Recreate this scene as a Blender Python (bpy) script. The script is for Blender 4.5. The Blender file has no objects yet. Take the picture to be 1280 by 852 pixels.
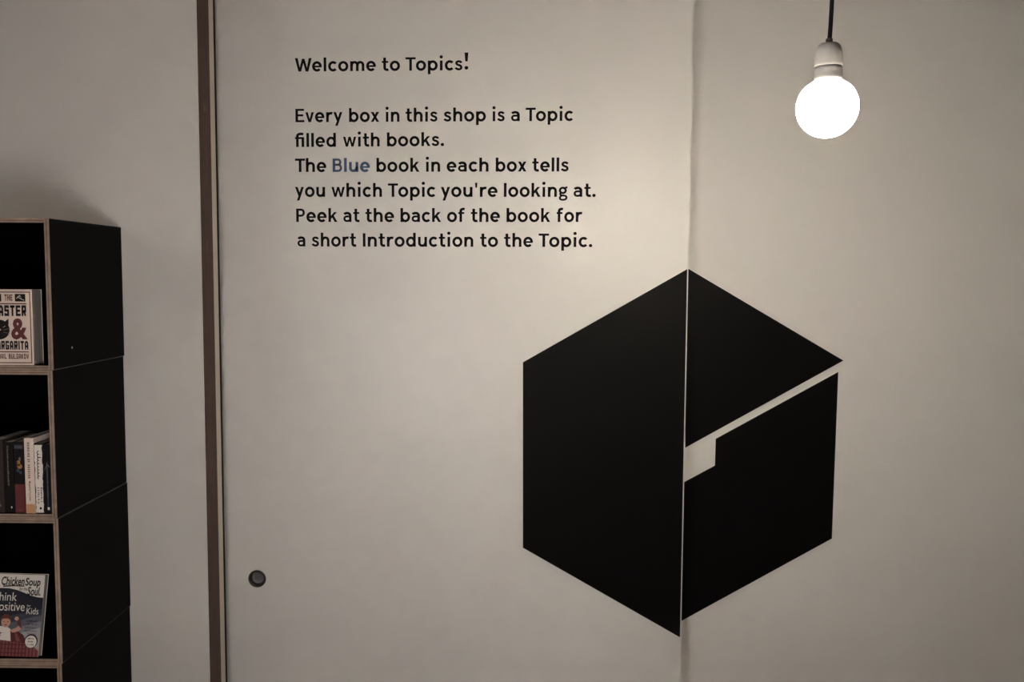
import bpy, bmesh, math
import numpy as np
from mathutils import Matrix, Vector
from mathutils.geometry import tessellate_polygon

SC = bpy.context.scene
COL = SC.collection
PI = math.pi

# ------------------------------------------------------------------ camera
F_PX = 1102.46
PITCH, ROLL, YAW = 0.07268, -0.00532, -0.00725
FLOOR_DROP = 1.6685                       # door-apex height above the floor
CAM = np.array([-0.50975, -2.66422, FLOOR_DROP - 0.0263])
_cp, _sp = math.cos(PITCH), math.sin(PITCH)
_cy, _sy = math.cos(YAW), math.sin(YAW)
_fw = np.array([_sy * _cp, _cy * _cp, -_sp])
_rt = np.array([_cy, -_sy, 0.0])
_dn = np.cross(_fw, _rt)
_r2 = math.cos(ROLL) * _rt + math.sin(ROLL) * _dn
_d2 = -math.sin(ROLL) * _rt + math.cos(ROLL) * _dn
cam_d = bpy.data.cameras.new('camera')
cam_d.sensor_fit = 'HORIZONTAL'
cam_d.sensor_width = 36.0
cam_d.lens = F_PX * 36.0 / 1280.0
cam_d.clip_start = 0.01
cam = bpy.data.objects.new('camera', cam_d)
COL.objects.link(cam)
cam.matrix_world = Matrix(((_r2[0], -_d2[0], -_fw[0], CAM[0]),
                           (_r2[1], -_d2[1], -_fw[1], CAM[1]),
                           (_r2[2], -_d2[2], -_fw[2], CAM[2]),
                           (0, 0, 0, 1)))
SC.camera = cam


def ray(px, py):
    return _fw + (px - 640.0) / F_PX * _r2 + (py - 426.0) / F_PX * _d2


def at_y(px, py, y):
    """Point of the vertical plane Y = y seen at a photo position."""
    d = ray(px, py)
    return CAM + d * ((y - CAM[1]) / d[1])


def at_x(px, py, x):
    d = ray(px, py)
    return CAM + d * ((x - CAM[0]) / d[0])


# ------------------------------------------------------------------ light, exposure
SC.view_settings.view_transform = 'Standard'
SC.view_settings.look = 'None'
SC.view_settings.gamma = 1.0
SC.view_settings.use_curve_mapping = False
SC.view_settings.exposure = 0.0

world = bpy.data.worlds.new('room_air')
SC.world = world
world.use_nodes = True
world.node_tree.nodes['Background'].inputs[0].default_value = (1.0, 0.95, 0.9, 1)
world.node_tree.nodes['Background'].inputs[1].default_value = 0.01

BULB_STRENGTH = 520.0
BULB_COLOR = (1.0, 0.86, 0.71)


def shop_bulb(name, loc, watts, color=(1.0, 0.87, 0.74), radius=0.0475):
    """The light of another globe lamp of the shop, standing or hanging outside the view."""
    l = bpy.data.lights.new(name, 'POINT')
    l.energy = watts
    l.color = color
    l.shadow_soft_size = radius
    o = bpy.data.objects.new(name, l)
    o.location = loc
    COL.objects.link(o)
    return o


shop_bulb('shop_bulb_light', (-0.92, -1.92, 1.27), 34, (1.0, 0.93, 0.895), 0.26)
shop_bulb('shop_bulb_light', (-2.70, -2.30, 2.35), 17, (1.0, 0.89, 0.80), 0.20)


# ------------------------------------------------------------------ materials
def mat(name, color, rough=0.6, spec=0.4, noise=None, bump=None, metallic=0.0, emit=None, coat=0.0):
    m = bpy.data.materials.new(name)
    m.use_nodes = True
    nt = m.node_tree
    b = nt.nodes['Principled BSDF']
    b.inputs['Base Color'].default_value = (*color, 1)
    b.inputs['Roughness'].default_value = rough
    b.inputs['Specular IOR Level'].default_value = spec
    b.inputs['Metallic'].default_value = metallic
    if coat:
        b.inputs['Coat Weight'].default_value = coat
        b.inputs['Coat Roughness'].default_value = 0.25
    tc = None
    if noise or bump:
        tc = nt.nodes.new('ShaderNodeTexCoord')
    if noise:
        scale, amount, stretch = noise
        mp = nt.nodes.new('ShaderNodeMapping')
        mp.inputs['Scale'].default_value = stretch
        nt.links.new(tc.outputs['Object'], mp.inputs['Vector'])
        n = nt.nodes.new('ShaderNodeTexNoise')
        n.inputs['Scale'].default_value = scale
        n.inputs['Detail'].default_value = 5
        nt.links.new(mp.outputs['Vector'], n.inputs['Vector'])
        r = nt.nodes.new('ShaderNodeValToRGB')
        r.color_ramp.elements[0].position = 0.3
        r.color_ramp.elements[1].position = 0.7
        lo = [c * (1 - amount) for c in color]
        hi = [min(1, c * (1 + amount)) for c in color]
        r.color_ramp.elements[0].color = (*lo, 1)
        r.color_ramp.elements[1].color = (*hi, 1)
        nt.links.new(n.outputs['Fac'], r.inputs['Fac'])
        nt.links.new(r.outputs['Color'], b.inputs['Base Color'])
    if bump:
        scale, strength = bump
        n2 = nt.nodes.new('ShaderNodeTexNoise')
        n2.inputs['Scale'].default_value = scale
        n2.inputs['Detail'].default_value = 4
        nt.links.new(tc.outputs['Object'], n2.inputs['Vector'])
        bp = nt.nodes.new('ShaderNodeBump')
        bp.inputs['Strength'].default_value = strength
        bp.inputs['Distance'].default_value = 0.002
        nt.links.new(n2.outputs['Fac'], bp.inputs['Height'])
        nt.links.new(bp.outputs['Normal'], b.inputs['Normal'])
    if emit:
        b.inputs['Emission Color'].default_value = (*emit[0], 1)
        b.inputs['Emission Strength'].default_value = emit[1]
    return m


def srgb(r, g, b):
    f = lambda c: c / 12.92 / 255 if c <= 10 else ((c / 255 + 0.055) / 1.055) ** 2.4
    return (f(r), f(g), f(b))


M_DOOR = mat('door_laminate', (0.74, 0.725, 0.70), 0.42, 0.5, noise=(3.0, 0.012, (1, 1, 1)))
M_WALL = mat('painted_plaster', (0.66, 0.645, 0.615), 0.85, 0.25, noise=(2.2, 0.02, (1, 1, 1)), bump=(260, 0.25))
M_PAINT = mat('room_paint', (0.22, 0.21, 0.20), 0.9, 0.2, noise=(1.5, 0.03, (1, 1, 1)))
M_FLOOR = mat('dark_floor_boards', (0.075, 0.06, 0.05), 0.6, 0.3, noise=(4.0, 0.3, (1, 8, 1)))
M_VINYL = mat('black_vinyl', (0.0032, 0.0031, 0.003), 0.5, 0.10)
M_BLUE = mat('blue_vinyl', srgb(72, 96, 124), 0.5, 0.3)
M_BLACKBOARD = mat('black_laminate', (0.0026, 0.0025, 0.0025), 0.6, 0.03, noise=(30, 0.2, (1, 1, 1)))
M_EDGE = mat('grey_board_edge', (0.11, 0.10, 0.095), 0.7, 0.3)  # lighter grey for the bevelled board edges
M_PLY_A = mat('plywood_edge_pale', (0.30, 0.225, 0.175), 0.7, 0.25, noise=(40, 0.25, (1, 1, 1)))
M_PLY_B = mat('plywood_edge_dark', (0.16, 0.095, 0.072), 0.75, 0.25, noise=(40, 0.3, (1, 1, 1)))
M_STEEL = mat('screw_steel', (0.7, 0.68, 0.64), 0.3, 0.5, metallic=0.9)
M_STRIP = mat('cream_strip', (0.62, 0.56, 0.48), 0.55, 0.3)
M_GAP = mat('shadow_gap_black', (0.008, 0.008, 0.008), 0.9, 0.1)
M_PULL = mat('dark_bronze', (0.045, 0.040, 0.036), 0.35, 0.5, metallic=0.3)
M_PULLCUP = mat('pull_cup_grey', (0.19, 0.19, 0.20), 0.45, 0.5, metallic=0.3)
M_CORD = mat('dark_braided_cord', (0.008, 0.010, 0.014), 0.75, 0.2)
M_PORC = mat('porcelain', (0.60, 0.58, 0.55), 0.35, 0.5)
M_GRIP = mat('cord_grip_grey', (0.16, 0.15, 0.14), 0.5, 0.4)
M_BULB = mat('frosted_lit_glass', (0.9, 0.9, 0.88), 0.4, 0.4, emit=(BULB_COLOR, BULB_STRENGTH))


def globe_emission(m):
    """Full emission from the belly down, dimmed above to keep the holder from overexposing."""
    nt = m.node_tree
    tc = nt.nodes.new('ShaderNodeTexCoord')
    sp = nt.nodes.new('ShaderNodeSeparateXYZ')
    nt.links.new(tc.outputs['Object'], sp.inputs[0])
    mr = nt.nodes.new('ShaderNodeMapRange')
    mr.interpolation_type = 'SMOOTHSTEP'
    mr.inputs['From Min'].default_value = 0.004
    mr.inputs['From Max'].default_value = 0.036
    mr.inputs['To Min'].default_value = BULB_STRENGTH
    mr.inputs['To Max'].default_value = 1.9
    nt.links.new(sp.outputs['Z'], mr.inputs['Value'])
    nt.links.new(mr.outputs['Result'], nt.nodes['Principled BSDF'].inputs['Emission Strength'])


globe_emission(M_BULB)


def wood_frame_material():
    """Dark red-brown stained board with worn pale flecks."""
    m = mat('brown_frame_wood', (0.060, 0.031, 0.023), 0.6, 0.3, noise=(14, 0.35, (6, 6, 0.5)))
    nt = m.node_tree
    b = nt.nodes['Principled BSDF']
    old = b.inputs['Base Color'].links[0].from_socket
    tc = nt.nodes.new('ShaderNodeTexCoord')
    n = nt.nodes.new('ShaderNodeTexNoise')
    n.inputs['Scale'].default_value = 9
    n.inputs['Detail'].default_value = 6
    nt.links.new(tc.outputs['Object'], n.inputs['Vector'])
    r = nt.nodes.new('ShaderNodeValToRGB')
    r.color_ramp.elements[0].position = 0.66
    r.color_ramp.elements[1].position = 0.74
    nt.links.new(n.outputs['Fac'], r.inputs['Fac'])
    mx = nt.nodes.new('ShaderNodeMix')
    mx.data_type = 'RGBA'
    nt.links.new(r.outputs['Color'], mx.inputs[0])
    nt.links.new(old, mx.inputs[6])
    mx.inputs[7].default_value = (0.15, 0.10, 0.08, 1)
    nt.links.new(mx.outputs[2], b.inputs['Base Color'])
    return m


M_BROWN = wood_frame_material()


# ------------------------------------------------------------------ object helpers
def link_mesh(name, bm, mats, parent=None, smooth=False):
    me = bpy.data.meshes.new(name)
    bmesh.ops.recalc_face_normals(bm, faces=bm.faces[:]) if not getattr(bm, 'keep', False) else None
    bm.to_mesh(me)
    bm.free()
    for m in (mats if isinstance(mats, (list, tuple)) else [mats]):
        me.materials.append(m)
    if smooth:
        for p in me.polygons:
            p.use_smooth = True
    o = bpy.data.objects.new(name, me)
    COL.objects.link(o)
    if parent:
        o.parent = parent
    return o


def thing(name, label, cat, loc=(0, 0, 0), rot=(0, 0, 0), group=None):
    o = bpy.data.objects.new(name, None)
    o.empty_display_size = 0.05
    COL.objects.link(o)
    o.location = loc
    o.rotation_euler = rot
    o['label'] = label
    o['category'] = cat
    if group:
        o['group'] = group
    return o


def tag(o, label, cat, group=None):
    o['label'] = label
    o['category'] = cat
    if group:
        o['group'] = group
    return o


def structure(o, label=None, cat=None):
    o['kind'] = 'structure'
    if label:
        o['label'] = label
        o['category'] = cat
    return o


def add_box(bm, lo, hi, mi=0, bevel=0.0, bevel_mat=-1, seg=1):
    vs = [bm.verts.new((x, y, z)) for x in (lo[0], hi[0]) for y in (lo[1], hi[1]) for z in (lo[2], hi[2])]
    q = [(0, 1, 3, 2), (4, 6, 7, 5), (0, 4, 5, 1), (2, 3, 7, 6), (0, 2, 6, 4), (1, 5, 7, 3)]
    fs = [bm.faces.new([vs[i] for i in f]) for f in q]
    for f in fs:
        f.material_index = mi
    if bevel:
        es = list({e for f in fs for e in f.edges})
        bmesh.ops.bevel(bm, geom=es, offset=bevel, segments=seg, affect='EDGES', profile=0.5, material=bevel_mat)
    return fs


def add_lathe(bm, prof, seg=48, mi=None, center=(0, 0, 0), axis='Z'):
    """prof: list of (radius, height[, material index])."""
    rings = []
    for p in prof:
        r, h = p[0], p[1]
        ring = []
        n = 1 if r < 1e-6 else seg
        for k in range(n):
            a = 2 * PI * k / seg
            x, y = r * math.cos(a), r * math.sin(a)
            v = (x, y, h) if axis == 'Z' else (x, -h, y)
            ring.append(bm.verts.new((v[0] + center[0], v[1] + center[1], v[2] + center[2])))
        rings.append(ring)
    for i in range(len(rings) - 1):
        a, b = rings[i], rings[i + 1]
        m = prof[i + 1][2] if len(prof[i + 1]) > 2 else (mi or 0)
        for k in range(seg):
            k2 = (k + 1) % seg
            if len(a) == 1 and len(b) == 1:
                continue
            if len(a) == 1:
                f = bm.faces.new((a[0], b[k], b[k2]))
            elif len(b) == 1:
                f = bm.faces.new((a[k], b[0], a[k2]))
            else:
                f = bm.faces.new((a[k], b[k], b[k2], a[k2]))
            f.material_index = m


def add_tube(bm, pts, r, seg=12, mi=0):
    pts = [Vector(p) for p in pts]
    rings = []
    for i, p in enumerate(pts):
        t = (pts[min(i + 1, len(pts) - 1)] - pts[max(i - 1, 0)]).normalized()
        u = t.cross(Vector((0, 1, 0)))
        u.normalize()
        w = t.cross(u)
        rings.append([bm.verts.new(p + (u * math.cos(2 * PI * k / seg) + w * math.sin(2 * PI * k / seg)) * r) for k in range(seg)])
    for a, b in zip(rings, rings[1:]):
        for k in range(seg):
            bm.faces.new((a[k], a[(k + 1) % seg], b[(k + 1) % seg], b[k])).material_index = mi
    bm.faces.new(rings[0][::-1]).material_index = mi
    bm.faces.new(rings[-1]).material_index = mi


def add_prism(bm, poly, fn, depth, mi=0):
    """A 2D polygon given real thickness; fn maps (u, v, outward) to a 3D point."""
    tris = tessellate_polygon([[Vector((p[0], p[1], 0)) for p in poly]])
    front = [bm.verts.new(fn(p[0], p[1], depth)) for p in poly]
    back = [bm.verts.new(fn(p[0], p[1], 0.0)) for p in poly]
    for t in tris:
        if len(set(t)) < 3:
            continue
        try:
            bm.faces.new([front[i] for i in t]).material_index = mi
        except ValueError:
            pass
    n = len(poly)
    for i in range(n):
        j = (i + 1) % n
        try:
            bm.faces.new((front[i], back[i], back[j], front[j])).material_index = mi
        except ValueError:
            pass


# ------------------------------------------------------------------ lettering: a monoline geometric sans drawn stroke by stroke
SW = 19.0
HS = SW / 2


def arc(cx, cy, rx, ry, a0, a1, n=28):
    return [(cx + rx * math.cos(math.radians(a0 + (a1 - a0) * i / n)),
             cy + ry * math.sin(math.radians(a0 + (a1 - a0) * i / n))) for i in range(n + 1)]


def path(*cmds):
    pts = [cmds[0]]
    for c in cmds[1:]:
        if len(c) == 2:
            pts.append(c)
        else:
            p0 = pts[-1]
            for i in range(1, 11):
                t = i / 10
                k = [(1 - t) ** 3, 3 * t * (1 - t) ** 2, 3 * t * t * (1 - t), t ** 3]
                pts.append((k[0] * p0[0] + k[1] * c[0] + k[2] * c[2] + k[3] * c[4],
                            k[0] * p0[1] + k[1] * c[1] + k[2] * c[3] + k[3] * c[5]))
    return pts


def S(pts, w=SW):
    return ('s', pts, w)


def P(pts):
    return ('p', pts)


def dot(cx, cy, r):
    return P(arc(cx, cy, r, r, 0, 360, 24)[:-1])


def stem(x, y0, y1):
    return P([(x - HS, y0), (x + HS, y0), (x + HS, y1), (x - HS, y1)])


# glyph: (ink width, left side, right side, shapes); sides: s straight, r round, d diagonal, o open
GL = {
    'o': (70, 'r', 'r', [S(arc(35, 37, 26.5, 29.5, 0, 360, 48))]),
    'e': (67, 'r', 'r', [S(arc(33.5, 37, 25, 29.5, -2, 318, 44)), P([(9, 29.5), (66.3, 29.5), (66.3, 43), (9, 43)])]),
    'c': (61, 'r', 'o', [S(arc(34, 37, 25.5, 29.5, 42, 318, 40))]),
    's': (54, 'o', 'r', [S(path((47, 56), (43, 63, 36, 66.5, 28, 66.5), (18, 66.5, 11.5, 61.5, 11.5, 54.5),
                                (11.5, 45, 20, 41.5, 28, 39), (38, 36, 45.5, 31, 45.5, 21.5), (45.5, 13, 38, 7.5, 28, 7.5),
                                (18, 7.5, 10, 12, 5.5, 20)), 16.5)]),
    't': (47, 'o', 'o', [S(path((20, 99), (20, 26), (20, 14, 26, 8, 36, 8), (40, 8, 43, 8.5, 46.5, 9.5))),
                         P([(0, 59.5), (45, 59.5), (45, 74), (0, 74)])]),
    'h': (62.5, 's', 's', [stem(8.5, 0, 104), S(path((9, 34), (9, 56, 19, 66, 33, 66), (47, 66, 54, 57, 54, 43), (54, 0)))]),
    'n': (62.5, 's', 's', [stem(8.5, 0, 74), S(path((9, 34), (9, 56, 19, 66, 33, 66), (47, 66, 54, 57, 54, 43), (54, 0)))]),
    'm': (98, 's', 's', [stem(8.5, 0, 74), S(path((9, 34), (9, 56, 17, 66, 29, 66), (42, 66, 49, 57, 49, 43), (49, 0))),
                         S(path((49, 34), (49, 56, 57, 66, 69, 66), (82, 66, 89.5, 57, 89.5, 43), (89.5, 0)))]),
    'u': (62.5, 's', 's', [stem(54, 0, 74), S(path((8.5, 74), (8.5, 31), (8.5, 17, 16, 8, 29.5, 8), (43.5, 8, 53.5, 18, 53.5, 40)))]),
    'r': (45, 's', 'o', [stem(8.5, 0, 74), S(path((9, 34), (9, 56, 20, 66, 34, 66), (38, 66, 41, 66, 45, 65)))]),
    'i': (23, 's', 's', [stem(11.5, 0, 74), dot(11.5, 101, 11.8)]),
    'l': (17, 's', 's', [stem(8.5, 0, 104)]),
    'b': (68, 's', 'r', [stem(8.5, 0, 104), S(arc(34, 37, 25.5, 29.5, 0, 360, 44))]),
    'd': (68, 'r', 's', [stem(59.5, 0, 104), S(arc(34, 37, 25.5, 29.5, 0, 360, 44))]),
    'p': (68, 's', 'r', [stem(8.5, -28, 74), S(arc(34, 37, 25.5, 29.5, 0, 360, 44))]),
    'a': (61, 'r', 's', [S(path((8, 57), (13, 63.5, 21, 66.5, 29, 66.5), (44, 66.5, 52, 59, 52, 46), (52, 0))),
                         S(path((52, 41), (28, 41), (15, 41, 8.5, 34, 8.5, 24.5), (8.5, 14, 16, 7.5, 27, 7.5), (41, 7.5, 52, 14, 52, 27)), 15.5)]),
    'g': (63, 'r', 'o', [S(arc(29, 48, 20.5, 19.5, 0, 360, 40), 16), S([(40, 63), (52, 70), (62, 70.5)], 13),
                         S(path((17, 33), (10, 27, 8.5, 19, 14, 14), (20, 9, 34, 10.5, 44, 8), (54, 5.5, 56, -1, 55, -8),
                                (53, -19, 41, -22, 30, -22), (17, -22, 8, -18, 8, -9), (8, -1, 13, 5, 22, 9)), 14)]),
    'f': (47, 'o', 'o', [S(path((18, 0), (18, 79), (18, 91, 25, 97, 36, 97), (40, 97, 43, 96.5, 46.5, 95.5))),
                         P([(0, 59.5), (43, 59.5), (43, 74), (0, 74)])]),
    'F': (66, 'o', 's', [S(path((17, 0), (17, 77), (17, 91, 26, 98, 42, 98), (50, 98, 56, 97, 61, 95.5))),
                         P([(0, 59.5), (64, 59.5), (64, 74), (0, 74)]), stem(57, 0, 72)]),
    'k': (64, 's', 'd', [stem(8.5, 0, 104), P([(15, 19), (15, 43), (40, 74), (61, 74)]), P([(24, 36), (37, 50), (64.5, 0), (44, 0)])]),
    'v': (63, 'd', 'd', [P([(0, 74), (18.5, 74), (31.5, 24), (44.5, 74), (63, 74), (40.5, 0), (22.5, 0)])]),
    'w': (97, 'd', 'd', [P([(0, 74), (17.5, 74), (28.5, 26), (40.5, 74), (56.5, 74), (68.5, 26), (79.5, 74), (97, 74), (77, 0),
                            (61, 0), (48.5, 48), (36, 0), (20, 0)])]),
    'x': (61, 'd', 'd', [P([(0, 0), (20, 0), (61, 74), (41, 74)]), P([(0, 74), (20, 74), (61, 0), (41, 0)])]),
    'y': (65, 'd', 'd', [P([(46.5, 74), (65, 74), (31, -28), (12.5, -28)]), P([(0, 74), (19, 74), (41, 12), (24, 5)])]),
    'W': (118, 'd', 'd', [P([(0, 100), (20, 100), (33.5, 29), (50, 95), (68, 95), (84.5, 29), (98, 100), (118, 100), (94.5, 0),
                             (75, 0), (59, 62), (43, 0), (23.5, 0)])]),
    'T': (72, 'd', 'd', [P([(0, 84), (72, 84), (72, 100), (0, 100)]), stem(36, 0, 90)]),
    'E': (64, 's', 'o', [stem(8.5, 0, 100), P([(8, 84.5), (62, 84.5), (62, 100), (8, 100)]),
                         P([(8, 43.5), (56, 43.5), (56, 59), (8, 59)]), P([(8, 0), (64, 0), (64, 15.5), (8, 15.5)])]),
    'B': (66, 's', 'r', [stem(8.5, 0, 100), S(path((8.5, 92), (33, 92), (47, 92, 53, 85, 53, 74), (53, 61, 46, 53.5, 33, 53.5), (8.5, 53.5)), 16),
                         S(path((8.5, 53.5), (36, 53.5), (51, 53.5, 57.5, 44, 57.5, 31), (57.5, 17, 50, 8, 36, 8), (8.5, 8)), 16)]),
    'P': (63, 's', 'r', [stem(8.5, 0, 100), S(path((8.5, 92), (32, 92), (47, 92, 54, 83, 54, 70), (54, 56, 46, 47, 32, 47), (8.5, 47)), 16)]),
    'I': (17, 's', 's', [stem(8.5, 0, 100)]),
    '.': (23, 'r', 'r', [dot(11.5, 10.5, 12)]),
    "'": (17, 's', 's', [P([(0, 105), (17, 105), (14, 68), (3, 68)])]),
    '!': (27, 's', 's', [P([(0, 132), (27, 132), (22.5, 66), (5.5, 66)]), dot(13.5, 18, 13.5)]),
}
SIDE = {'s': 9.0, 'r': 5.5, 'd': 3.0, 'o': 4.5}


def stroke_quads(pts, w):
    """Outline of a stroke with mitred joints and square ends, as a strip of quads."""
    closed = abs(pts[0][0] - pts[-1][0]) < 1e-6 and abs(pts[0][1] - pts[-1][1]) < 1e-6
    p = [np.array(q, float) for q in pts]
    n = len(p)
    L, R = [], []
    for i in range(n):
        if closed:
            a, b, c = p[(i - 1) % (n - 1)], p[i % (n - 1)], p[(i + 1) % (n - 1)]
        else:
            a, b, c = p[max(i - 1, 0)], p[i], p[min(i + 1, n - 1)]
        d1 = b - a if np.linalg.norm(b - a) > 1e-9 else c - b
        d2 = c - b if np.linalg.norm(c - b) > 1e-9 else b - a
        d1 = d1 / np.linalg.norm(d1)
        d2 = d2 / np.linalg.norm(d2)
        nn = np.array([-(d1 + d2)[1], (d1 + d2)[0]])
        nn = nn / np.linalg.norm(nn)
        k = max(0.5, float(np.dot(nn, np.array([-d1[1], d1[0]]))))
        L.append(b + nn * w / 2 / k)
        R.append(b - nn * w / 2 / k)
    return [[R[i], R[i + 1], L[i + 1], L[i]] for i in range(n - 1)], L, R, closed


def word_shapes(text):
    """Polygons of a word in glyph units, ink starting at u = 0, and its ink width."""
    out, x, prev = [], 0.0, None
    for ch in text:
        w, ls, rs, shapes = GL[ch]
        if prev is not None:
            gap = SIDE[prev] + SIDE[ls]
            x += gap - {'T': 6, 'W': 5}.get(last, 0)
        for sh in shapes:
            if sh[0] == 'p':
                out.append([(q[0] + x, q[1]) for q in sh[1]])
            else:
                quads, L, R, closed = stroke_quads(sh[1], sh[2])
                for qd in quads:
                    out.append([(q[0] + x, q[1]) for q in qd])
        x += w
        prev, last = rs, ch
    return out, x


def font_polys(text, bold=0.0, shear=0.0):
    """Built-in lettering as flat triangles normalised to a 1 x 1 box: (verts, faces)."""
    cu = bpy.data.curves.new('lettering_tmp', 'FONT')
    cu.body = text
    cu.size = 1.0
    cu.offset = bold
    cu.shear = shear
    cu.resolution_u = 3
    o = bpy.data.objects.new('lettering_tmp', cu)
    COL.objects.link(o)
    dg = bpy.context.evaluated_depsgraph_get()
    me = o.evaluated_get(dg).to_mesh()
    v = np.array([(q.co.x, q.co.y) for q in me.vertices])
    f = [tuple(q.vertices) for q in me.polygons]
    o.evaluated_get(dg).to_mesh_clear()
    bpy.data.objects.remove(o)
    bpy.data.curves.remove(cu)
    lo, hi = v.min(0), v.max(0)
    return (v - lo) / (hi - lo), f


def add_text(bm, text, rect, fn, lift, mi, bold=0.0, shear=0.0):
    """Print text into rect (u0, v0, u1, v1) of a cover; fn maps (u, v, outward)."""
    v, f = font_polys(text, bold, shear)
    u0, v0, u1, v1 = rect
    vs = [bm.verts.new(fn(u0 + a * (u1 - u0), v0 + b * (v1 - v0), lift)) for a, b in v]
    for t in f:
        try:
            bm.faces.new([vs[i] for i in t]).material_index = mi
        except ValueError:
            pass


def block_glyph(ch, s):
    """A squared condensed capital: (width, centre lines); s is the stroke width."""
    h = s / 2
    W = {'M': 84.0, 'I': s, 'N': 66.0, 'V': 66.0}.get(ch, 60.0)
    l, r, b, t = h, W - h, h, 100 - h
    c = W / 2
    G = {
        'A': [[(l, 0), (l, t - 14), (l + 10, t), (r - 10, t), (r, t - 14), (r, 0)], [(l, 38), (r, 38)]],
        'S': [[(r, 72), (r, t), (l, t), (l, 52), (r, 52), (r, b), (l, b), (l, 28)]],
        'T': [[(0, t), (W, t)], [(c, 0), (c, 100)]],
        'E': [[(W, t), (l, t), (l, b), (W, b)], [(l, 50), (W - 6, 50)]],
        'R': [[(l, 0), (l, t), (r, t), (r, 46), (l, 46)], [(c, 46), (r, 0)]],
        'M': [[(l, 0), (l, 100)], [(r, 0), (r, 100)], [(l, 96), (c, 40), (r, 96)]],
        'N': [[(l, 0), (l, 100)], [(r, 0), (r, 100)], [(l, 98), (r, 2)]],
        'G': [[(r, 72), (r, t), (l, t), (l, b), (r, b), (r, 44), (c - 2, 44)]],
        'I': [[(c, 0), (c, 100)]],
        'H': [[(l, 0), (l, 100)], [(r, 0), (r, 100)], [(l, 50), (r, 50)]],
        'L': [[(l, 100), (l, b), (W, b)]],
        'B': [[(l, 0), (l, 100)], [(l, t), (r - 4, t), (r - 4, 53), (l, 53)], [(l, 53), (r, 53), (r, b), (l, b)]],
        'U': [[(l, 100), (l, b), (r, b), (r, 100)]],
        'K': [[(l, 0), (l, 100)], [(l, 42), (r, 100)], [(l + 10, 54), (r, 0)]],
        'O': [[(l, 50), (l, t), (r, t), (r, b), (l, b), (l, 50)]],
        'D': [[(l, 50), (l, t), (r - 8, t), (r, t - 12), (r, b + 12), (r - 8, b), (l, b), (l, 50)]],
        'F': [[(l, 0), (l, t), (W, t)], [(l, 50), (W - 6, 50)]],
        'V': [[(l, 100), (c, 2)], [(c, 2), (r, 100)]],
    }
    return W, G.get(ch, [])


def add_block_text(bm, text, rect, fn, lift, mi, s=22.0, gap=13.0, space=40.0):
    lines, x = [], 0.0
    for ch in text:
        if ch == ' ':
            x += space
            continue
        W, strokes = block_glyph(ch, s)
        for st in strokes:
            for q in stroke_quads(st, s)[0]:
                lines.append([(p[0] + x, p[1]) for p in q])
        x += W + gap
    x -= gap
    u0, v0, u1, v1 = rect
    for q in lines:
        vs = [bm.verts.new(fn(u0 + p[0] / x * (u1 - u0), v0 + max(0, min(100, p[1])) / 100 * (v1 - v0), lift)) for p in q]
        bm.faces.new(vs).material_index = mi


def add_flat(bm, poly, fn, lift, mi):
    tris = tessellate_polygon([[Vector((p[0], p[1], 0)) for p in poly]])
    vs = [bm.verts.new(fn(p[0], p[1], lift)) for p in poly]
    for t in tris:
        try:
            bm.faces.new([vs[i] for i in t]).material_index = mi
        except ValueError:
            pass


# ------------------------------------------------------------------ the setting
Y_WALL = -0.23817            # face of the plaster wall the shelves stand against
Y_DOOR = 0.0                 # face of the front sliding panel
Y_PANEL = 0.1                # face of the panel behind it
CEIL = 2.95
X_LEFT, X_RIGHT, Y_BACK = -4.2, 2.6, -6.2

bm = bmesh.new()
add_box(bm, (X_LEFT - .1, Y_BACK - .1, -0.1), (X_RIGHT + .1, 0.4, 0.0))
structure(link_mesh('floor', bm, M_FLOOR))
bm = bmesh.new()
add_box(bm, (X_LEFT - .1, Y_BACK - .1, CEIL), (X_RIGHT + .1, 0.4, CEIL + 0.1))
structure(link_mesh('ceiling', bm, M_PAINT))
bm = bmesh.new()
add_box(bm, (X_LEFT - .1, Y_BACK, 0), (X_LEFT, 0.4, CEIL))
structure(link_mesh('wall_side', bm, M_PAINT))
bm = bmesh.new()
add_box(bm, (X_RIGHT, Y_BACK, 0), (X_RIGHT + .1, 0.4, CEIL))
structure(link_mesh('wall_right', bm, M_PAINT))
bm = bmesh.new()
add_box(bm, (X_LEFT, Y_BACK - .1, 0), (X_RIGHT, Y_BACK, CEIL))
structure(link_mesh('wall_rear', bm, M_PAINT))

X_REV = float(at_y(252.6, 345, Y_WALL)[0])         # right-hand end of the plaster wall
y_brown = float(at_x(267.0, 345, X_REV)[1])
y_cream = float(at_x(272.4, 345, X_REV)[1])
y_gap = float(at_x(274.6, 345, X_REV)[1])
bm = bmesh.new()
add_box(bm, (X_LEFT, Y_WALL, 0), (X_REV - 0.018, y_gap, CEIL))
structure(link_mesh('wall_left', bm, M_WALL))
bm = bmesh.new()
add_box(bm, (X_REV - 0.018, Y_WALL - 0.0005, 0), (X_REV - 0.0015, Y_WALL + 0.004, CEIL), 1)
add_box(bm, (X_REV - 0.018, Y_WALL + 0.004, 0), (X_REV, y_brown, CEIL), 0, 0.001)
structure(link_mesh('trim_1', bm, [M_BROWN, M_WALL]))
bm = bmesh.new()
add_box(bm, (X_REV - 0.018, y_brown, 0), (X_REV + 0.0005, y_cream, CEIL), 0, 0.001)
structure(link_mesh('trim_2', bm, M_STRIP))
bm = bmesh.new()
add_box(bm, (X_REV - 0.018, y_cream, 0), (X_REV + 0.0005, y_gap, CEIL))
structure(link_mesh('trim_3', bm, M_GAP))  # black strip stands in for the shadow gap next to the door

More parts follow.
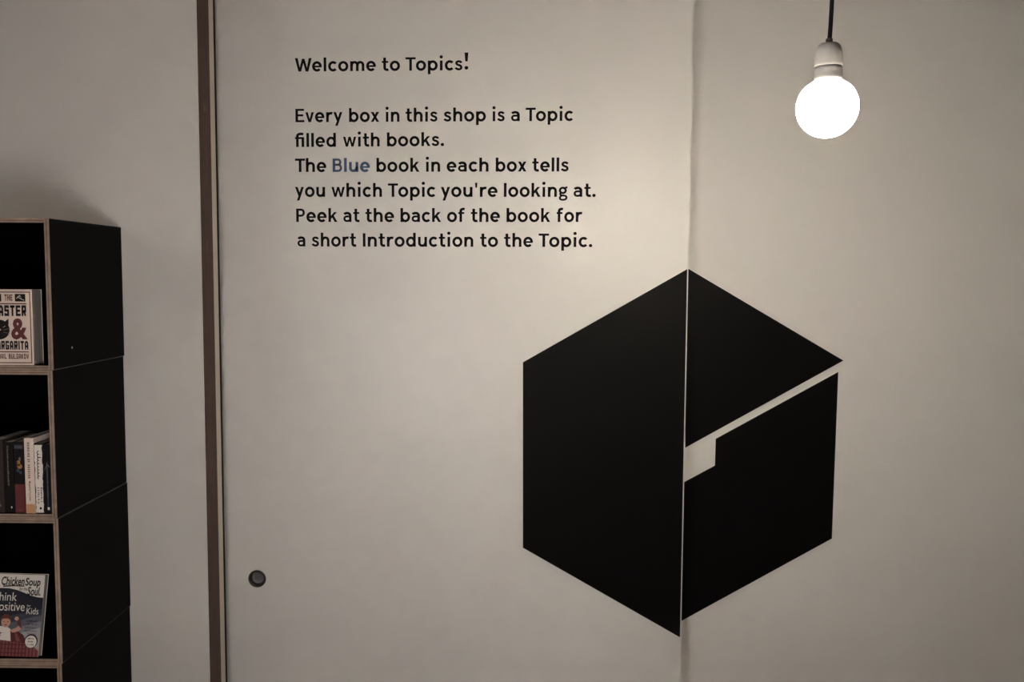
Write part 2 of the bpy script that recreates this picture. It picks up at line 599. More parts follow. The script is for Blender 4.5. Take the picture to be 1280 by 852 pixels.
# front sliding panel, with a round hole for its flush pull
PULL = at_y(321.6, 722.8, Y_DOOR)
PR = 0.0262
X_D0, Z_D0, Z_D1 = X_REV - 0.12, 0.02, CEIL - 0.02
hole = [(PULL[0] + PR * math.cos(2 * PI * k / 48), PULL[2] + PR * math.sin(2 * PI * k / 48)) for k in range(48)]
outer = [(X_D0, Z_D0), (0.0, Z_D0), (0.0, Z_D1), (X_D0, Z_D1)]
bm = bmesh.new()
TH = 0.04
loops = [[Vector((x, z, 0)) for x, z in outer], [Vector((x, z, 0)) for x, z in hole]]
tri = tessellate_polygon(loops)
allp = outer + hole
fv = [bm.verts.new((x, Y_DOOR, z)) for x, z in allp]
bv = [bm.verts.new((x, Y_DOOR + TH, z)) for x, z in allp]
for t in tri:
    bm.faces.new([fv[i] for i in t])
    bm.faces.new([bv[i] for i in t][::-1])
for rng in (range(0, 4), range(4, len(allp))):
    r = list(rng)
    for i, a in enumerate(r):
        b = r[(i + 1) % len(r)]
        bm.faces.new((fv[a], bv[a], bv[b], fv[b]))
door = structure(link_mesh('door_1', bm, M_DOOR))
bm = bmesh.new()
add_lathe(bm, [(0.0205, 0.0), (0.0265, 0.0004), (0.0275, 0.0016), (0.0270, 0.0028), (0.0245, 0.0032), (0.0222, 0.0022), (0.0212, 0.0),
               (0.0205, -0.004), (0.0200, -0.010), (0.0190, -0.012, 0), (0.0172, -0.0128, 1), (0.008, -0.0133, 1), (0.0, -0.0134, 1)],
          center=(0, 0, 0), axis='Y')
pull = link_mesh('door_pull', bm, [M_PULL, M_PULLCUP], smooth=True)
pull.location = (PULL[0], Y_DOOR, PULL[2])
pull.parent = door
pull['label'] = 'dark round flush pull with a recessed grey cup'

bm = bmesh.new()
add_box(bm, (-0.10, Y_PANEL, 0.02), (X_RIGHT, Y_PANEL + 0.04, CEIL - 0.02))
structure(link_mesh('door_2', bm, M_DOOR))


# ------------------------------------------------------------------ the big hexagon: three vinyl shapes
def decal(name, pix, y, label, cap_x=None):
    pts = [at_y(px, py, y) for px, py in pix]
    pts = [(min(float(p[0]), cap_x) if cap_x is not None else float(p[0]), float(p[2])) for p in pts]
    cx = sum(p[0] for p in pts) / len(pts)
    cz = min(p[1] for p in pts)
    b = bmesh.new()
    add_prism(b, [(p[0] - cx, p[1] - cz) for p in pts], lambda u, v, d: (u, -d, v), 0.0006)
    o = link_mesh(name, b, M_VINYL)
    o.location = (cx, y, cz)
    return tag(o, label, 'decal')


decal('hexagon_decal', [(861.0, 336.2), (653.6, 452.6), (653.6, 684.2), (851.4, 796.2)], Y_DOOR,
      'large black half hexagon on the left sliding panel, below the printed text', cap_x=-0.0035)
decal('hexagon_decal', [(856.5, 333.4), (1054.3, 450.4), (856.5, 559.4)], Y_PANEL,
      'black pointed triangle forming upper right part of the hexagon, under the lamp')
decal('hexagon_decal', [(894.6, 548.2), (1047.8, 464.6), (1039.8, 672.8), (850.0, 776.6), (850.0, 605.0), (893.6, 581.6)], Y_PANEL,
      'black lower right hexagon piece with a small square notch in its top left corner')

# ------------------------------------------------------------------ welcome lettering
LINES = [
    ((89.4, 87.7), [('Welcome', 368.8, 469.8), ('to', 477.3, 499.9), ('Topics!', 506.9, 585.4)]),
    ((152.7, 151.0), [('Every', 369.6, 428.0), ('box', 436.5, 474.0), ('in', 482.0, 499.2), ('this', 507.0, 546.8),
                      ('shop', 554.6, 607.2), ('is', 615.5, 630.8), ('a', 638.7, 649.6), ('Topic', 657.0, 716.4)]),
    ((183.7, 182.3), [('Flled', 368.9, 419.8), ('with', 428.9, 474.4), ('books.', 483.9, 555.0)]),
    ((214.9, 214.1), [('The', 369.0, 407.8), ('Blue', 416.0, 462.2), ('book', 470.8, 524.2), ('in', 532.3, 550.0),
                      ('each', 558.5, 610.5), ('box', 619.8, 658.0), ('tells', 665.3, 710.7)]),
    ((245.9, 245.9), [('you', 369.0, 406.2), ('which', 414.4, 477.3), ('Topic', 485.0, 544.4), ("you're", 551.0, 621.8),
                      ('looking', 630.0, 709.4), ('at.', 716.8, 744.5)]),
    ((277.3, 277.3), [('Peek', 370.5, 421.8), ('at', 429.2, 449.4), ('the', 456.8, 492.5), ('back', 500.8, 551.3), ('of', 559.0, 580.9),
                      ('the', 588.6, 624.8), ('book', 633.3, 687.7), ('for', 695.7, 727.5)]),
    ((307.9, 308.6), [('a', 371.9, 381.7), ('short', 389.8, 445.3), ('Introduction', 453.8, 591.4), ('to', 600.1, 622.3),
                      ('the', 630.0, 666.0), ('Topic.', 673.2, 740.2)]),
]
org = at_y(368.9, 308, Y_DOOR)
ORG = Vector((float(org[0]), Y_DOOR, float(org[2])))
lettering = thing('wall_lettering', 'seven lines of black welcome lettering with one blue word on the left sliding panel', 'lettering', ORG)
CAP_PX = 16.7
for (b0, b1), words in LINES:
    xa, xb = words[0][1], words[-1][2]
    line = bpy.data.objects.new('text_line', None)
    COL.objects.link(line)
    line.empty_display_size = 0.02
    line.parent = lettering
    for text, x0, x1 in words:
        y0 = b0 + (b1 - b0) * (x0 - xa) / (xb - xa)
        y1 = b0 + (b1 - b0) * (x1 - xa) / (xb - xa)
        A, B, C = at_y(x0, y0, Y_DOOR), at_y(x1, y1, Y_DOOR), at_y(x0, y0 - CAP_PX, Y_DOOR)
        polys, width = word_shapes(text)
        eu = (B - A) / width
        h = float(C[2] - A[2]) / 100.0
        bm = bmesh.new()
        for pl in polys:
            def fn(u, v, d, A=A, eu=eu, h=h):
                return (A[0] + eu[0] * u - ORG.x, -d, A[2] + eu[2] * u + h * v - ORG.z)
            add_prism(bm, pl, fn, 0.0005)
        w = link_mesh('word', bm, M_BLUE if text == 'Blue' else M_VINYL, line)
        if text == 'Blue':
            w['label'] = 'the word Blue in slate blue letters'

# ------------------------------------------------------------------ pendant lamp
D_LAMP = F_PX * 0.095 / 74.6
_c = CAM + ray(1034.0, 134.2) * D_LAMP
LX, LY, LZ = (float(v) for v in _c)
lamp = thing('pendant_lamp', 'lit round bulb in a white porcelain holder hanging on a dark cord', 'lamp', (LX, LY, LZ))
PXM = 0.095 / 74.6
R0 = 0.0473


def lp(px, py):
    """Lamp-local point at the lamp's own depth."""
    q = CAM + ray(px, py) * D_LAMP - np.array([LX, LY, LZ])
    return (float(q[0]), 0.0, float(q[2]))


bm = bmesh.new()
prof = [(0.0, -R0)]
for k in range(1, 27):
    a = -90 + k * (150.0 / 26)
    prof.append((R0 * math.cos(math.radians(a)), R0 * math.sin(math.radians(a))))
prof += [(0.0195, 0.0438), (0.0172, 0.0465), (0.0165, 0.050), (0.0163, 0.054), (0.0, 0.054)]
add_lathe(bm, prof, 64)
bulb = link_mesh('bulb', bm, M_BULB, lamp, smooth=True)
bm = bmesh.new()
add_lathe(bm, [(0.0172, 0.0462), (0.0205, 0.0437), (0.0218, 0.0449), (0.0221, 0.0482), (0.0216, 0.0572), (0.0214, 0.0617), (0.0200, 0.0624),
               (0.0170, 0.0624)], 56)
ring = link_mesh('holder_ring', bm, M_PORC, lamp, smooth=True)
bm = bmesh.new()
add_lathe(bm, [(0.0165, 0.0624), (0.0202, 0.0626), (0.0217, 0.0640), (0.0216, 0.0667), (0.0208, 0.0742), (0.0198, 0.0842), (0.0184, 0.0922),
               (0.0165, 0.0967), (0.0140, 0.0990), (0.0070, 0.0998), (0.0000, 0.0998)], 56)
link_mesh('lamp_holder', bm, M_PORC, lamp, smooth=True)
bm = bmesh.new()
add_lathe(bm, [(0.0000, 0.0992), (0.0050, 0.0992), (0.0054, 0.1002), (0.0054, 0.1062), (0.0048, 0.1070), (0.0000, 0.1070)], 24)
link_mesh('cord_grip', bm, M_GRIP, lamp, smooth=True)
bm = bmesh.new()
top = CEIL - LZ
cord_pts = []
for k in range(41):
    t = k / 40
    z = 0.105 + (top - 0.02 - 0.105) * t
    zz = z - 0.105
    x = 0.0004 + 0.0024 * (1 - math.exp(-zz / 0.045)) + 0.0015 * math.sin(zz * 7) * min(1, zz * 4)
    cord_pts.append((x, 0, z))
add_tube(bm, cord_pts, 0.0034, 12)
link_mesh('cord', bm, M_CORD, lamp, smooth=True)
bm = bmesh.new()
add_lathe(bm, [(0.0, top - 0.03), (0.012, top - 0.03), (0.045, top - 0.018), (0.05, top - 0.002), (0.05, top), (0.0, top)], 40,
          center=(cord_pts[-1][0], 0, 0))
link_mesh('ceiling_rose', bm, M_PORC, lamp, smooth=True)

# ------------------------------------------------------------------ shelf boxes
XS, H, DS = -1.60202, 0.35448, 0.37533
ZT = FLOOR_DROP + 0.10401
Y_F = Y_WALL - DS
T = 0.0105
WB = 0.354
GAPZ = 0.0006


def panel(name, lo, hi, thick_axis, parent):
    """A black board whose front edge shows three plywood plies."""
    b = bmesh.new()
    lo, hi = list(lo), list(hi)
    add_box(b, (lo[0], lo[1] + 0.002, lo[2]), hi, 0, 0.0010, 1)
    n = [0, 0.40, 0.58, 1.0]
    for i in range(3):
        l2, h2 = lo[:], hi[:]
        a, c = lo[thick_axis], hi[thick_axis]
        l2[thick_axis] = a + (c - a) * n[i]
        h2[thick_axis] = a + (c - a) * n[i + 1]
        h2[1] = lo[1] + 0.0026
        add_box(b, l2, h2, 2 if i != 1 else 3)
    return link_mesh(name, b, [M_BLACKBOARD, M_EDGE, M_PLY_A, M_PLY_B], parent)


def shelf_box(top_z, dx, dy, label):
    t = thing('shelf_box', label, 'shelf box', (XS - WB / 2 + dx, Y_F + dy, top_z - H), group=None)
    hh = H - GAPZ
    hw = WB / 2
    panel('side_panel', (hw - T, 0, 0), (hw, DS, hh), 0, t)
    panel('side_panel', (-hw, 0, 0), (-hw + T, DS, hh), 0, t)
    panel('top_panel', (-hw + T, 0, hh - T), (hw - T, DS, hh), 2, t)
    panel('bottom_panel', (-hw + T, 0, 0), (hw - T, DS, T), 2, t)
    b = bmesh.new()
    add_box(b, (-hw + T, DS - 0.008, T), (hw - T, DS, hh - T), 0)
    link_mesh('back_panel', b, M_BLACKBOARD, t)
    return t


OFF = [(0.0012, 0.0), (-0.0018, 0.0), (0.0, 0.0), (-0.002, -0.001), (0.0, 0.0)]
BOX_LABELS = [
    'black plywood shelf box on top of the stack, holding one cream book facing out',
    'black plywood shelf box second from the top, holding a row of upright books',
    'black plywood shelf box third from the top, holding a leaning paperback with a picture cover',
    'black plywood shelf box lowest in the picture, only its top rim showing',
    'black plywood shelf box on the floor at the bottom of the stack',
]
boxes = []
for i in range(5):
    boxes.append(shelf_box(ZT - i * H, OFF[i][0], OFF[i][1], BOX_LABELS[i]))
sp = at_x(90.0, 434.2, XS + 0.0012)
b = bmesh.new()
add_lathe(b, [(0.0, 0.0012), (0.0018, 0.0011), (0.0026, 0.0006), (0.0028, 0.0), (0.0028, -0.002)], 20)
for v in b.verts:
    v.co = Vector((v.co.z, v.co.y, v.co.x))
scr = link_mesh('screw', b, M_STEEL, boxes[0], smooth=True)
scr.location = Vector((XS + 0.0012, float(sp[1]), float(sp[2]))) - boxes[0].location

# ------------------------------------------------------------------ books
M_CREAM = mat('cream_cover_paper', srgb(226, 208, 196), 0.55, 0.3)
M_INKRED = mat('dark_red_ink', srgb(100, 50, 52), 0.55, 0.3)
M_INKBLACK = mat('black_ink', srgb(22, 18, 18), 0.55, 0.3)
M_PAGES = mat('page_edges', (0.29, 0.27, 0.245), 0.9, 0.1, noise=(300, 0.25, (1, 1, 0.03)))
M_WHITE = mat('white_print', srgb(225, 218, 210), 0.5, 0.3)
M_NAVY = mat('navy_print', srgb(33, 35, 45), 0.45, 0.4)
M_SLATE = mat('slate_print', srgb(86, 90, 102), 0.45, 0.4)
M_MIST = mat('mist_print', srgb(160, 158, 160), 0.45, 0.4)
M_SKIN = mat('skin_print', srgb(196, 150, 132), 0.5, 0.3)
M_HAIR = mat('hair_print', srgb(98, 56, 46), 0.5, 0.3)
M_PLAID = mat('plaid_red_print', srgb(128, 74, 76), 0.5, 0.3)
M_PLAIDD = mat('plaid_dark_print', srgb(88, 44, 48), 0.5, 0.3)
M_BROWNBK = mat('brown_black_cover', srgb(58, 49, 47), 0.5, 0.35, noise=(60, 0.15, (1, 1, 1)))
M_BLKBK = mat('black_cover', srgb(24, 21, 22), 0.45, 0.4)
M_INKBLUE = mat('blue_black_cover', srgb(22, 22, 26), 0.4, 0.4)
M_STEELBL = mat('steel_blue_print', srgb(62, 68, 80), 0.45, 0.4)
M_ORANGE = mat('orange_band_print', srgb(198, 150, 112), 0.5, 0.3)
M_GOLD = mat('gold_print', srgb(170, 124, 84), 0.5, 0.3)
M_TEAL = mat('dusky_blue_print', srgb(58, 74, 84), 0.5, 0.3)
M_GREY = mat('grey_print', srgb(120, 112, 108), 0.5, 0.3)

MPX = float((CAM[1] - Y_F) * -1) / F_PX          # metres per photo pixel on the boxes' front


def cover_fn(u, v, d):
    return (u, -d, v)


def rect(u0, v0, u1, v1):
    return [(u0, v0), (u1, v0), (u1, v1), (u0, v1)]


def circle(cx, cy, rx, ry=None, n=28):
    return arc(cx, cy, rx, ry or rx, 0, 360, n)[:-1]


def facing_book(label, w, h, th, loc, rot, base, mats, art, page_mat=M_PAGES):
    """A book with its front cover towards the room: cover (boards, spine and print) and page block.
    Local origin: front bottom right corner; u to the left is negative."""
    t = thing('book', label, 'book', loc, rot)
    b = bmesh.new()
    c = 0.0007
    add_box(b, (-w, 0, 0), (0, c, h), base)
    add_box(b, (-w, th - c, 0), (0, th, h), base)
    add_box(b, (-w, c, 0), (-w + c, th - c, h), base)
    art(b)
    link_mesh('cover', b, mats, t)
    b = bmesh.new()
    add_box(b, (-w + c, c, 0.0012), (-0.0012, th - c, h - 0.0012))
    link_mesh('page_block', b, page_mat, t)
    return t


def small_print(b, rect_, fn, lift, mi, n, seed):
    """A row of marks too small to read: uneven little strokes, grouped like words."""
    import random
    rnd = random.Random(seed)
    u0, v0, u1, v1 = rect_
    step = (u1 - u0) / n
    for k in range(n):
        if rnd.random() < 0.14:
            continue
        a = u0 + step * k
        top = v1 - (v1 - v0) * rnd.choice((0.0, 0.25, 0.3))
        add_flat(b, rect(a, v0, a + step * rnd.uniform(0.45, 0.75), top), fn, lift, mi)


def script_line(b, rect_, fn, lift, mi, w, loops, seed):
    """An unreadable joined-up scrawl."""
    import random
    rnd = random.Random(seed)
    u0, v0, u1, v1 = rect_
    pts = []
    N = loops * 10
    amp = 1.0
    for k in range(N + 1):
        t = k / N
        if k % 10 == 0:
            amp = rnd.choice((0.35, 0.45, 0.55, 1.0))
        a = 2 * PI * loops * t
        pts.append((u0 + (u1 - u0) * (t + 0.22 / loops * math.cos(a)), v0 + (v1 - v0) * (0.15 + amp * (0.42 + 0.42 * math.sin(a)))))
    for q in stroke_quads(pts, w)[0]:
        vs = [b.verts.new(fn(p[0], p[1], lift)) for p in q]
        b.faces.new(vs).material_index = mi


# --- cream novel in the top box
HB1, WB1 = 0.1775, 0.112
K1 = HB1 / 95.5        # art unit: one photo pixel


def art_cat(b):
    q = lambda u, v: (u * K1, v * K1)
    # art grid: x photo pixels from the right cover edge (negative left), y down from the top
    W = WB1 / K1

    def R(x0, y0, x1, y1, m, lift):
        add_flat(b, rect(x0 * K1, HB1 - y1 * K1, x1 * K1, HB1 - y0 * K1), cover_fn, lift, m)

    def TX(s, x0, y0, x1, y1, m, bold=0.05, shear=0):
        add_text(b, s, (x0 * K1, HB1 - y1 * K1, x1 * K1, HB1 - y0 * K1), cover_fn, 0.0004, m, bold, shear)
    def BT(s, x0, y0, x1, y1, m, w):
        add_block_text(b, s, (x0 * K1, HB1 - y1 * K1, x1 * K1, HB1 - y0 * K1), cover_fn, 0.0004, m, w)
    for (x0, y0, x1, y1) in ((-W + 2, 2.6, -2, 3.8), (-W + 2, 91.8, -2, 93), (-3.2, 2.6, -2, 93), (-W + 2, 2.6, -W + 3.2, 93)):
        R(x0, y0, x1, y1, 1, 0.0002)
    R(-W / 2 - 8.5, 5.5, -W / 2 - 21, 15, 2, 0.0002)
    R(-21.4, 5.5, -8.2, 15, 2, 0.0002)
    BT('THE', -34.4, 6.2, -24.4, 14.0, 1, 20)
    # small white squiggle in the right black tile
    for (x0, y0, x1, y1) in ((-19.5, 11.5, -14.5, 7), (-18.5, 9.0, -13, 12.2), (-14.6, 10.8, -9.8, 13.6), (-16.5, 7.4, -13.6, 9.4)):
        dx, dy = x1 - x0, y1 - y0
        L = math.hypot(dx, dy)
        nx, ny = -dy / L * 0.35, dx / L * 0.35
        add_flat(b, [((x0 + nx) * K1, HB1 - (y0 + ny) * K1), ((x1 + nx) * K1, HB1 - (y1 + ny) * K1),
                     ((x1 - nx) * K1, HB1 - (y1 - ny) * K1), ((x0 - nx) * K1, HB1 - (y0 - ny) * K1)], cover_fn, 0.0005, 0)
    R(-W + 7, 17.2, -7, 18.6, 1, 0.0002)
    BT('MASTER', -W + 8, 19.8, -7.5, 33.4, 2, 23)
    TX('&', -27.6, 36.2, -6.8, 63.0, 1, 0.035)
    add_flat(b, [(x * K1, HB1 - y * K1) for x, y in circle(-42.0, 50.5, 12.5)], cover_fn, 0.0002, 2)
    add_flat(b, [(x * K1, HB1 - y * K1) for x, y in ((-36.0, 41.0), (-30.4, 36.6), (-30.4, 44.5))], cover_fn, 0.0003, 2)
    add_flat(b, [(x * K1, HB1 - y * K1) for x, y in ((-47.5, 41.0), (-53.2, 36.6), (-53.2, 44.5))], cover_fn, 0.0003, 2)
    add_flat(b, [(x * K1, HB1 - y * K1) for x, y in circle(-41.2, 50.8, 0.9)], cover_fn, 0.0004, 0)
    for k, (x0, y0, x1, y1) in enumerate(((-37.5, 47.8, -34.6, 45.8), (-37.6, 51, -28.6, 48.8), (-37.6, 52.4, -28.0, 52.4),
                                          (-37.6, 53.8, -28.6, 55.6), (-37.5, 55.0, -30.5, 58.2))):
        m = 0 if k == 0 else (4 if k % 2 else 2)
        dx, dy = x1 - x0, y1 - y0
        L = math.hypot(dx, dy)
        nx, ny = -dy / L * 0.22, dx / L * 0.22
        add_flat(b, [((x0 + nx) * K1, HB1 - (y0 + ny) * K1), ((x1 + nx) * K1, HB1 - (y1 + ny) * K1),
                     ((x1 - nx) * K1, HB1 - (y1 - ny) * K1), ((x0 - nx) * K1, HB1 - (y0 - ny) * K1)], cover_fn, 0.0005, m)
    BT('MARGARITA', -W + 7, 64.8, -6.4, 75.8, 2, 23)
    R(-W + 6, 78.0, -6, 79.3, 1, 0.0002)
    BT('MIKHAIL BULGAKOV', -W + 6.5, 81.2, -6.2, 87.6, 1, 20)


p = at_y(42.6, 455, Y_F + 0.006)
book1 = facing_book('cream paperback with dark red and black lettering facing out in the top box', WB1, HB1, 0.043,
                    (float(p[0]), Y_F + 0.006, ZT - H + T + 0.0002), (0, 0, 0), 0,
                    [M_CREAM, M_INKRED, M_INKBLACK, M_INKRED, M_GREY], art_cat)

# --- leaning paperback in the third box
HB3, WB3 = 0.1925, 0.125
K3 = HB3 / 106.0


def art_soup(b):
    W = WB3 / K3

    def PT(pts):
        return [(x * K3, HB3 - y * K3) for x, y in pts]

    def R(x0, y0, x1, y1, m, lift):
        add_flat(b, PT([(x0, y0), (x0, y1), (x1, y1), (x1, y0)]), cover_fn, lift, m)

    def TX(s, x0, y0, x1, y1, m, bold=0.0, shear=0.0, lift=0.0008):
        add_text(b, s, (x0 * K3, HB3 - y1 * K3, x1 * K3, HB3 - y0 * K3), cover_fn, lift, m, bold, shear)
    # mats: 0 white 1 navy 2 slate 3 mist 4 black 5 skin 6 hair 7 plaid 8 plaid dark 9 red
    wave = [(0, 29.5), (-8, 29), (-17, 27), (-26, 23.5), (-35, 20.5), (-46, 18.4), (-57, 18.2), (-W, 20)]
    add_flat(b, PT(wave + [(-W, 106), (0, 106)]), cover_fn, 0.0002, 1)
    add_flat(b, PT([(0, 44), (-W, 60), (-W, 106), (0, 106)]), cover_fn, 0.0003, 10)
    add_flat(b, PT([(0, 52), (-W, 70), (-W, 106), (0, 106)]), cover_fn, 0.0004, 2)
    add_flat(b, PT([(0, 60), (-W, 80), (-W, 106), (0, 106)]), cover_fn, 0.0005, 11)
    add_flat(b, PT([(0, 68), (-W, 88), (-W, 106), (0, 106)]), cover_fn, 0.0006, 3)
    TX('Chicken', -57.5, 3.0, -26.5, 14.6, 4, 0.022, 0.12)
    TX('Soup', -25.5, 4.0, -5.0, 17.5, 4, 0.022, 0.12)
    TX('for the', -32.5, 16.5, -22.0, 20.8, 4, 0.01, 0.1)
    TX('Soul.', -21.5, 15.6, -4.0, 27.0, 4, 0.022, 0.12)
    add_flat(b, PT([(-55, 15.0), (-40, 14.2), (-26.5, 14.6), (-26.5, 15.8), (-40, 15.6), (-55, 16.6)]), cover_fn, 0.0008, 4)
    TX('Think', -67.0, 23.5, -35.0, 34.5, 0, 0.0)
    TX('Positive', -64.0, 36.0, -23.4, 47.5, 0, 0.0)
    TX('for', -20.5, 38.8, -15.5, 41.5, 0, 0.0)
    TX('Kids', -20.5, 43.0, -4.5, 51.2, 0, 0.0)
    for s, x0, y0, y1 in (('Self-Esteem', -21.0, 67.0, 69.8),
                          ('and Positive', -21.5, 71.2, 74.0), ('Thinking', -17.5, 75.4, 78.2)):
        TX(s, x0, y0, -5.0, y1, 4, 0.0)
    for k, (x0, y0) in enumerate(((-19.0, 58.8), (-22.0, 62.9))):
        small_print(b, (x0 * K3, HB3 - (y0 + 2.2) * K3, -5.0 * K3, HB3 - y0 * K3), cover_fn, 0.0008, 4, 12, 30 + k)
    # gingham bed cover
    add_flat(b, PT([(0, 98), (-8, 92), (-18, 89.0), (-40, 84), (-W, 81), (-W, 106), (0, 106)]), cover_fn, 0.0009, 7)
    for k in range(15):
        x0 = -2.5 - k * 4.6
        yt = 98 - min(14, (-x0) * 0.5) if x0 > -28 else 86
        R(x0 - 1.9, max(yt, 86 + max(0, 8 + x0 * .3)), x0, 106, 8, 0.0010)
    for k in range(3):
        R(-W, 90 + k * 5.4, -16, 91.4 + k * 5.4, 8, 0.0011)
    # generic child: pillow-dark shape, shirt, raised arm, head
    add_flat(b, PT([(-16, 89), (-22, 78), (-32, 72), (-41, 72), (-44, 86)]), cover_fn, 0.0010, 8)
    add_flat(b, PT([(-25, 87), (-30, 77), (-34, 74.5), (-31, 86)]), cover_fn, 0.0011, 7)
    add_flat(b, PT([(-38, 86.5), (-40, 70.5), (-46, 67.5), (-56, 67.5), (-64, 72), (-66, 84)]), cover_fn, 0.0012, 0)
    add_flat(b, PT([(-40, 72.5), (-37, 75.5), (-30, 74), (-24.5, 70), (-28, 64.5), (-32, 69)]), cover_fn, 0.0012, 5)
    add_flat(b, PT([(-24.5, 70.5), (-27, 60), (-32.5, 58.5), (-31, 65)]), cover_fn, 0.0013, 6)
    add_flat(b, PT(circle(-32.5, 57.2, 2.9, 2.7, 16)), cover_fn, 0.0014, 5)
    add_flat(b, PT(circle(-46.5, 62.0, 6.2, 7.0, 24)), cover_fn, 0.0014, 5)
    add_flat(b, PT([(-39.6, 60.5), (-39.8, 55.5), (-43.5, 52.4), (-48.5, 51.8), (-52.5, 54.5), (-53.4, 60.5), (-51, 58), (-44, 57.4)]),
             cover_fn, 0.0015, 6)
    for ex in (-49, -44):
        add_flat(b, PT(circle(ex, 61.6, 0.9, 0.6, 10)), cover_fn, 0.0016, 4)
    add_flat(b, PT([(-48.8, 65.4), (-44.2, 65.2), (-46.4, 66.8)]), cover_fn, 0.0016, 9)
    star = [(-54.5 + (4.6 if k % 2 == 0 else 1.9) * math.sin(k * PI / 5), 77 - (4.6 if k % 2 == 0 else 1.9) * math.cos(k * PI / 5)) for k in range(10)]
    add_flat(b, PT(star), cover_fn, 0.0014, 9)
    # round badge
    add_flat(b, PT(circle(-10.8, 85.5, 8.8, 8.8)), cover_fn, 0.0015, 4)
    add_flat(b, PT(circle(-11.0, 86.4, 7.6, 7.8)), cover_fn, 0.0016, 0)
    for k, (x0, y0, x1, y1) in enumerate(((-15.6, 81.4, -6.8, 83.4), (-15.2, 85.2, -6.8, 87.2), (-15.6, 89.0, -6.6, 91.0))):
        small_print(b, (x0 * K3, HB3 - y1 * K3, x1 * K3, HB3 - y0 * K3), cover_fn, 0.0018, 4, 9, 20 + k)


M_DUSK = mat('dusk_print', srgb(54, 59, 74), 0.45, 0.4)
M_FOG = mat('fog_print', srgb(122, 123, 130), 0.45, 0.4)
p3 = at_y(47.6, 823, Y_F + 0.004)
book3 = facing_book('paperback leaning back in the third box, a child with raised fist on its cover', WB3, HB3, 0.017,
                    (float(p3[0]), Y_F + 0.004, ZT - 3 * H + T + 0.0036), (math.radians(-11), math.radians(1.2), 0), 0,
                    [M_WHITE, M_NAVY, M_SLATE, M_MIST, M_INKBLACK, M_SKIN, M_HAIR, M_PLAID, M_PLAIDD, M_INKRED, M_DUSK, M_FOG], art_soup)


# --- row of upright books in the second box
def spine_book(label, x_right_px, w_px, h, depth, dy, mats, art, lean=0.0):
    """Spine towards the room; local origin at the spine's bottom right corner."""
    p = at_y(x_right_px, 640.5, Y_F + dy)
    w = w_px * MPX
    t = thing('book', label, 'book', (float(p[0]), Y_F + dy, ZT - 2 * H + T + 0.0004), (0, lean, 0))
    b = bmesh.new()
    c = 0.0007
    add_box(b, (-w, 0, 0), (0, c, h), 0, 0.0003)
    add_box(b, (-c, c, 0), (0, depth, h), 0)
    add_box(b, (-w, c, 0), (-w + c, depth, h), 0)
    art(b, w, h)
    link_mesh('cover', b, mats, t)
    b = bmesh.new()
    add_box(b, (-w + c, c, 0.0012), (-c, depth - 0.001, h - 0.0012))
    link_mesh('page_block', b, M_PAGES, t)
    return t


def vert_fn(x_left, top, size):
    """Lettering that runs down a spine: text u goes down, text v goes to the right."""
    return lambda u, v, d: (x_left + v, -d, top - u)


def down_text(b, s, xl, xr, top, bottom, mi, bold=0.0, shear=0.0, lift=0.0005):
    add_text(b, s, (0, 0, top - bottom, xr - xl), vert_fn(xl, top, 1), lift, mi, bold, shear)


def art_brown(b, w, h):
    add_flat(b, circle(-w * .35, h * .10, 0.0028, 0.0034, 12), cover_fn, 0.0005, 1)
    add_flat(b, circle(-w * .45, h * .62, 0.0040, 0.0045, 14), cover_fn, 0.0005, 2)


def art_black(b, w, h):
    small_print(b, (0, 0, h * .57, w * .17), vert_fn(-w * .62, h * .95, 1), 0.0005, 1, 34, 2)
    add_flat(b, circle(-w * .30, h * .075, 0.0017, 0.0026, 12), cover_fn, 0.0005, 2)


def art_picture(b, w, h):
    add_flat(b, rect(-w, 0.001, 0, h * .405), cover_fn, 0.0003, 1)
    add_flat(b, rect(-w + .001, h * .90, -.001, h * .955), cover_fn, 0.0003, 4)
    down = [(-w * .55, h * .70, .0048, .0070, 2), (-w * .42, h * .655, .0060, .0062, 2), (-w * .62, h * .60, .0036, .005, 3),
            (-w * .35, h * .57, .0030, .0045, 3), (-w * .40, h * .755, .0026, .0050, 5), (-w * .72, h * .70, .0022, .0036, 3)]
    for cx, cy, rx, ry, m in down:
        add_flat(b, circle(cx, cy, rx, ry, 14), cover_fn, 0.0004, m)
    small_print(b, (-w * .8, h * .915, -w * .2, h * .938), cover_fn, 0.0006, 5, 8, 3)
    small_print(b, (-w * .7, h * .035, -w * .2, h * .048), cover_fn, 0.0006, 5, 7, 5)


def art_white(b, w, h):
    add_flat(b, rect(-w, 0.0005, 0, h * .125), cover_fn, 0.0003, 1)
    top, bot = h * .945, h * .47
    add_block_text(b, 'MEMOIRS OF HADRIAN', (0, 0, top - bot, w * .25), vert_fn(-w * .66, top, 1), 0.0005, 2, 20.0, 42.0, 62.0)
    down_text(b, 'Marguerite Yourcenar', -w * .66, -w * .38, h * .43, h * .165, 2, 0.01)


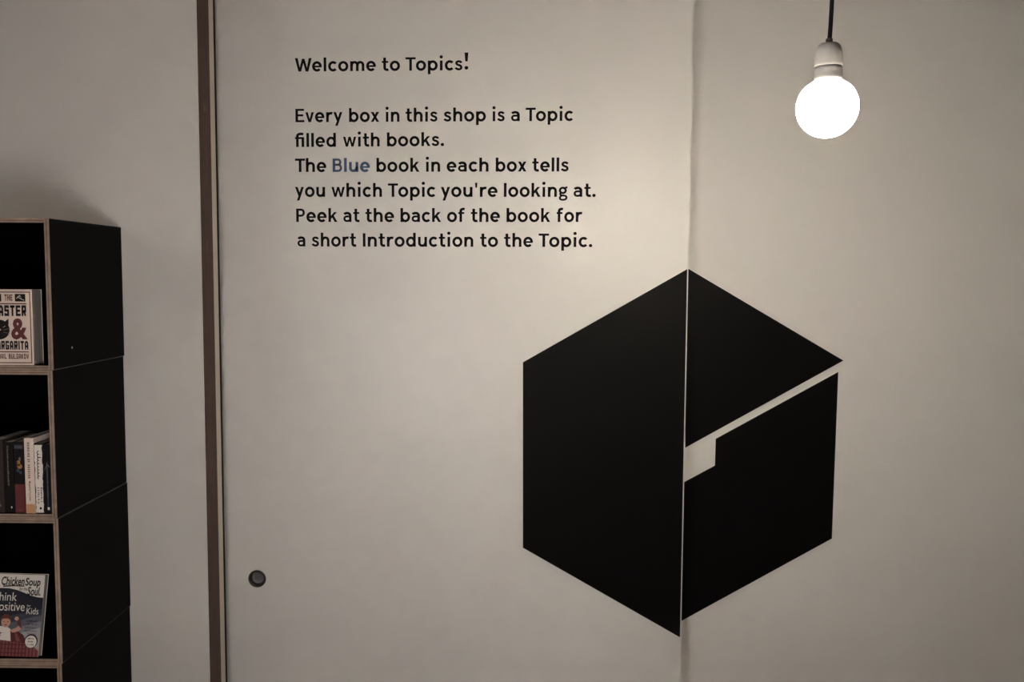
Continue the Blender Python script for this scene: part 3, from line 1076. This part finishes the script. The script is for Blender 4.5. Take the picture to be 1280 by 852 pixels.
def art_torn(b, w, h):
    import random
    rnd = random.Random(4)
    left, right = [], []
    n = 26
    for k in range(n + 1):
        v = h * (0.012 + 0.97 * k / n)
        left.append((-w * 0.97 + rnd.uniform(0, .0022), v + rnd.uniform(-.0008, .0008)))
        right.append((-w * 0.06 - rnd.uniform(0, .0024), v + rnd.uniform(-.0008, .0008)))
    add_flat(b, left + right[::-1], cover_fn, 0.0003, 1)
    script_line(b, (0, 0, h * .40, w * .42), vert_fn(-w * .72, h * .90, 1), 0.0005, 2, 0.0019, 9, 8)
    small_print(b, (0, 0, h * .21, w * .20), vert_fn(-w * .40, h * .37, 1), 0.0005, 2, 12, 6)
    small_print(b, (0, 0, h * .24, w * .20), vert_fn(-w * .74, h * .37, 1), 0.0005, 2, 13, 7)
    add_flat(b, circle(-w * .45, h * .07, 0.0028, 0.0034, 9), cover_fn, 0.0005, 2)


def art_blue(b, w, h):
    add_flat(b, rect(-w * .62, h * .1, -w * .40, h * .74), cover_fn, 0.0003, 1)
    small_print(b, (0, 0, h * .5, w * .10), vert_fn(-w * .56, h * .72, 1), 0.0005, 2, 34, 9)
    add_flat(b, rect(-w * .62, h * .045, -w * .28, h * .085), cover_fn, 0.0005, 3)
    add_flat(b, [(-w * .9, h * .62), (-w * .5, h * .70), (-w * .1, h * .66), (-w * .1, h * .675), (-w * .5, h * .715), (-w * .9, h * .635)],
             cover_fn, 0.0005, 2)


spine_book('brown-black book leftmost in the row, cut off by the picture edge', 5.8, 15.0, 0.176, 0.13, 0.010,
           [M_BROWNBK, M_GREY, M_BLKBK], art_brown)
spine_book('thin black book with small white spine text, left of the red footed spine', 18.6, 12.0, 0.170, 0.125, 0.012,
           [M_BLKBK, M_GREY, M_WHITE], art_black)
spine_book('black book with a picture and dark red lower half on its spine', 32.0, 12.6, 0.172, 0.125, 0.008,
           [M_BLKBK, M_INKRED, M_GOLD, M_TEAL, M_STEELBL, M_GREY], art_picture)
spine_book('cream book with black spaced spine title and orange foot band', 44.2, 11.6, 0.181, 0.13, 0.005,
           [M_CREAM, M_ORANGE, M_INKBLACK], art_white)
spine_book('black book with a torn white paper strip lettered along its spine', 56.4, 11.8, 0.168, 0.12, 0.008,
           [M_BLKBK, M_WHITE, M_INKBLACK], art_torn)
spine_book('blue-black book at the right end of the row, against the box side', 64.9, 8.3, 0.166, 0.12, 0.010,
           [M_INKBLUE, M_STEELBL, M_GREY, M_WHITE], art_blue)
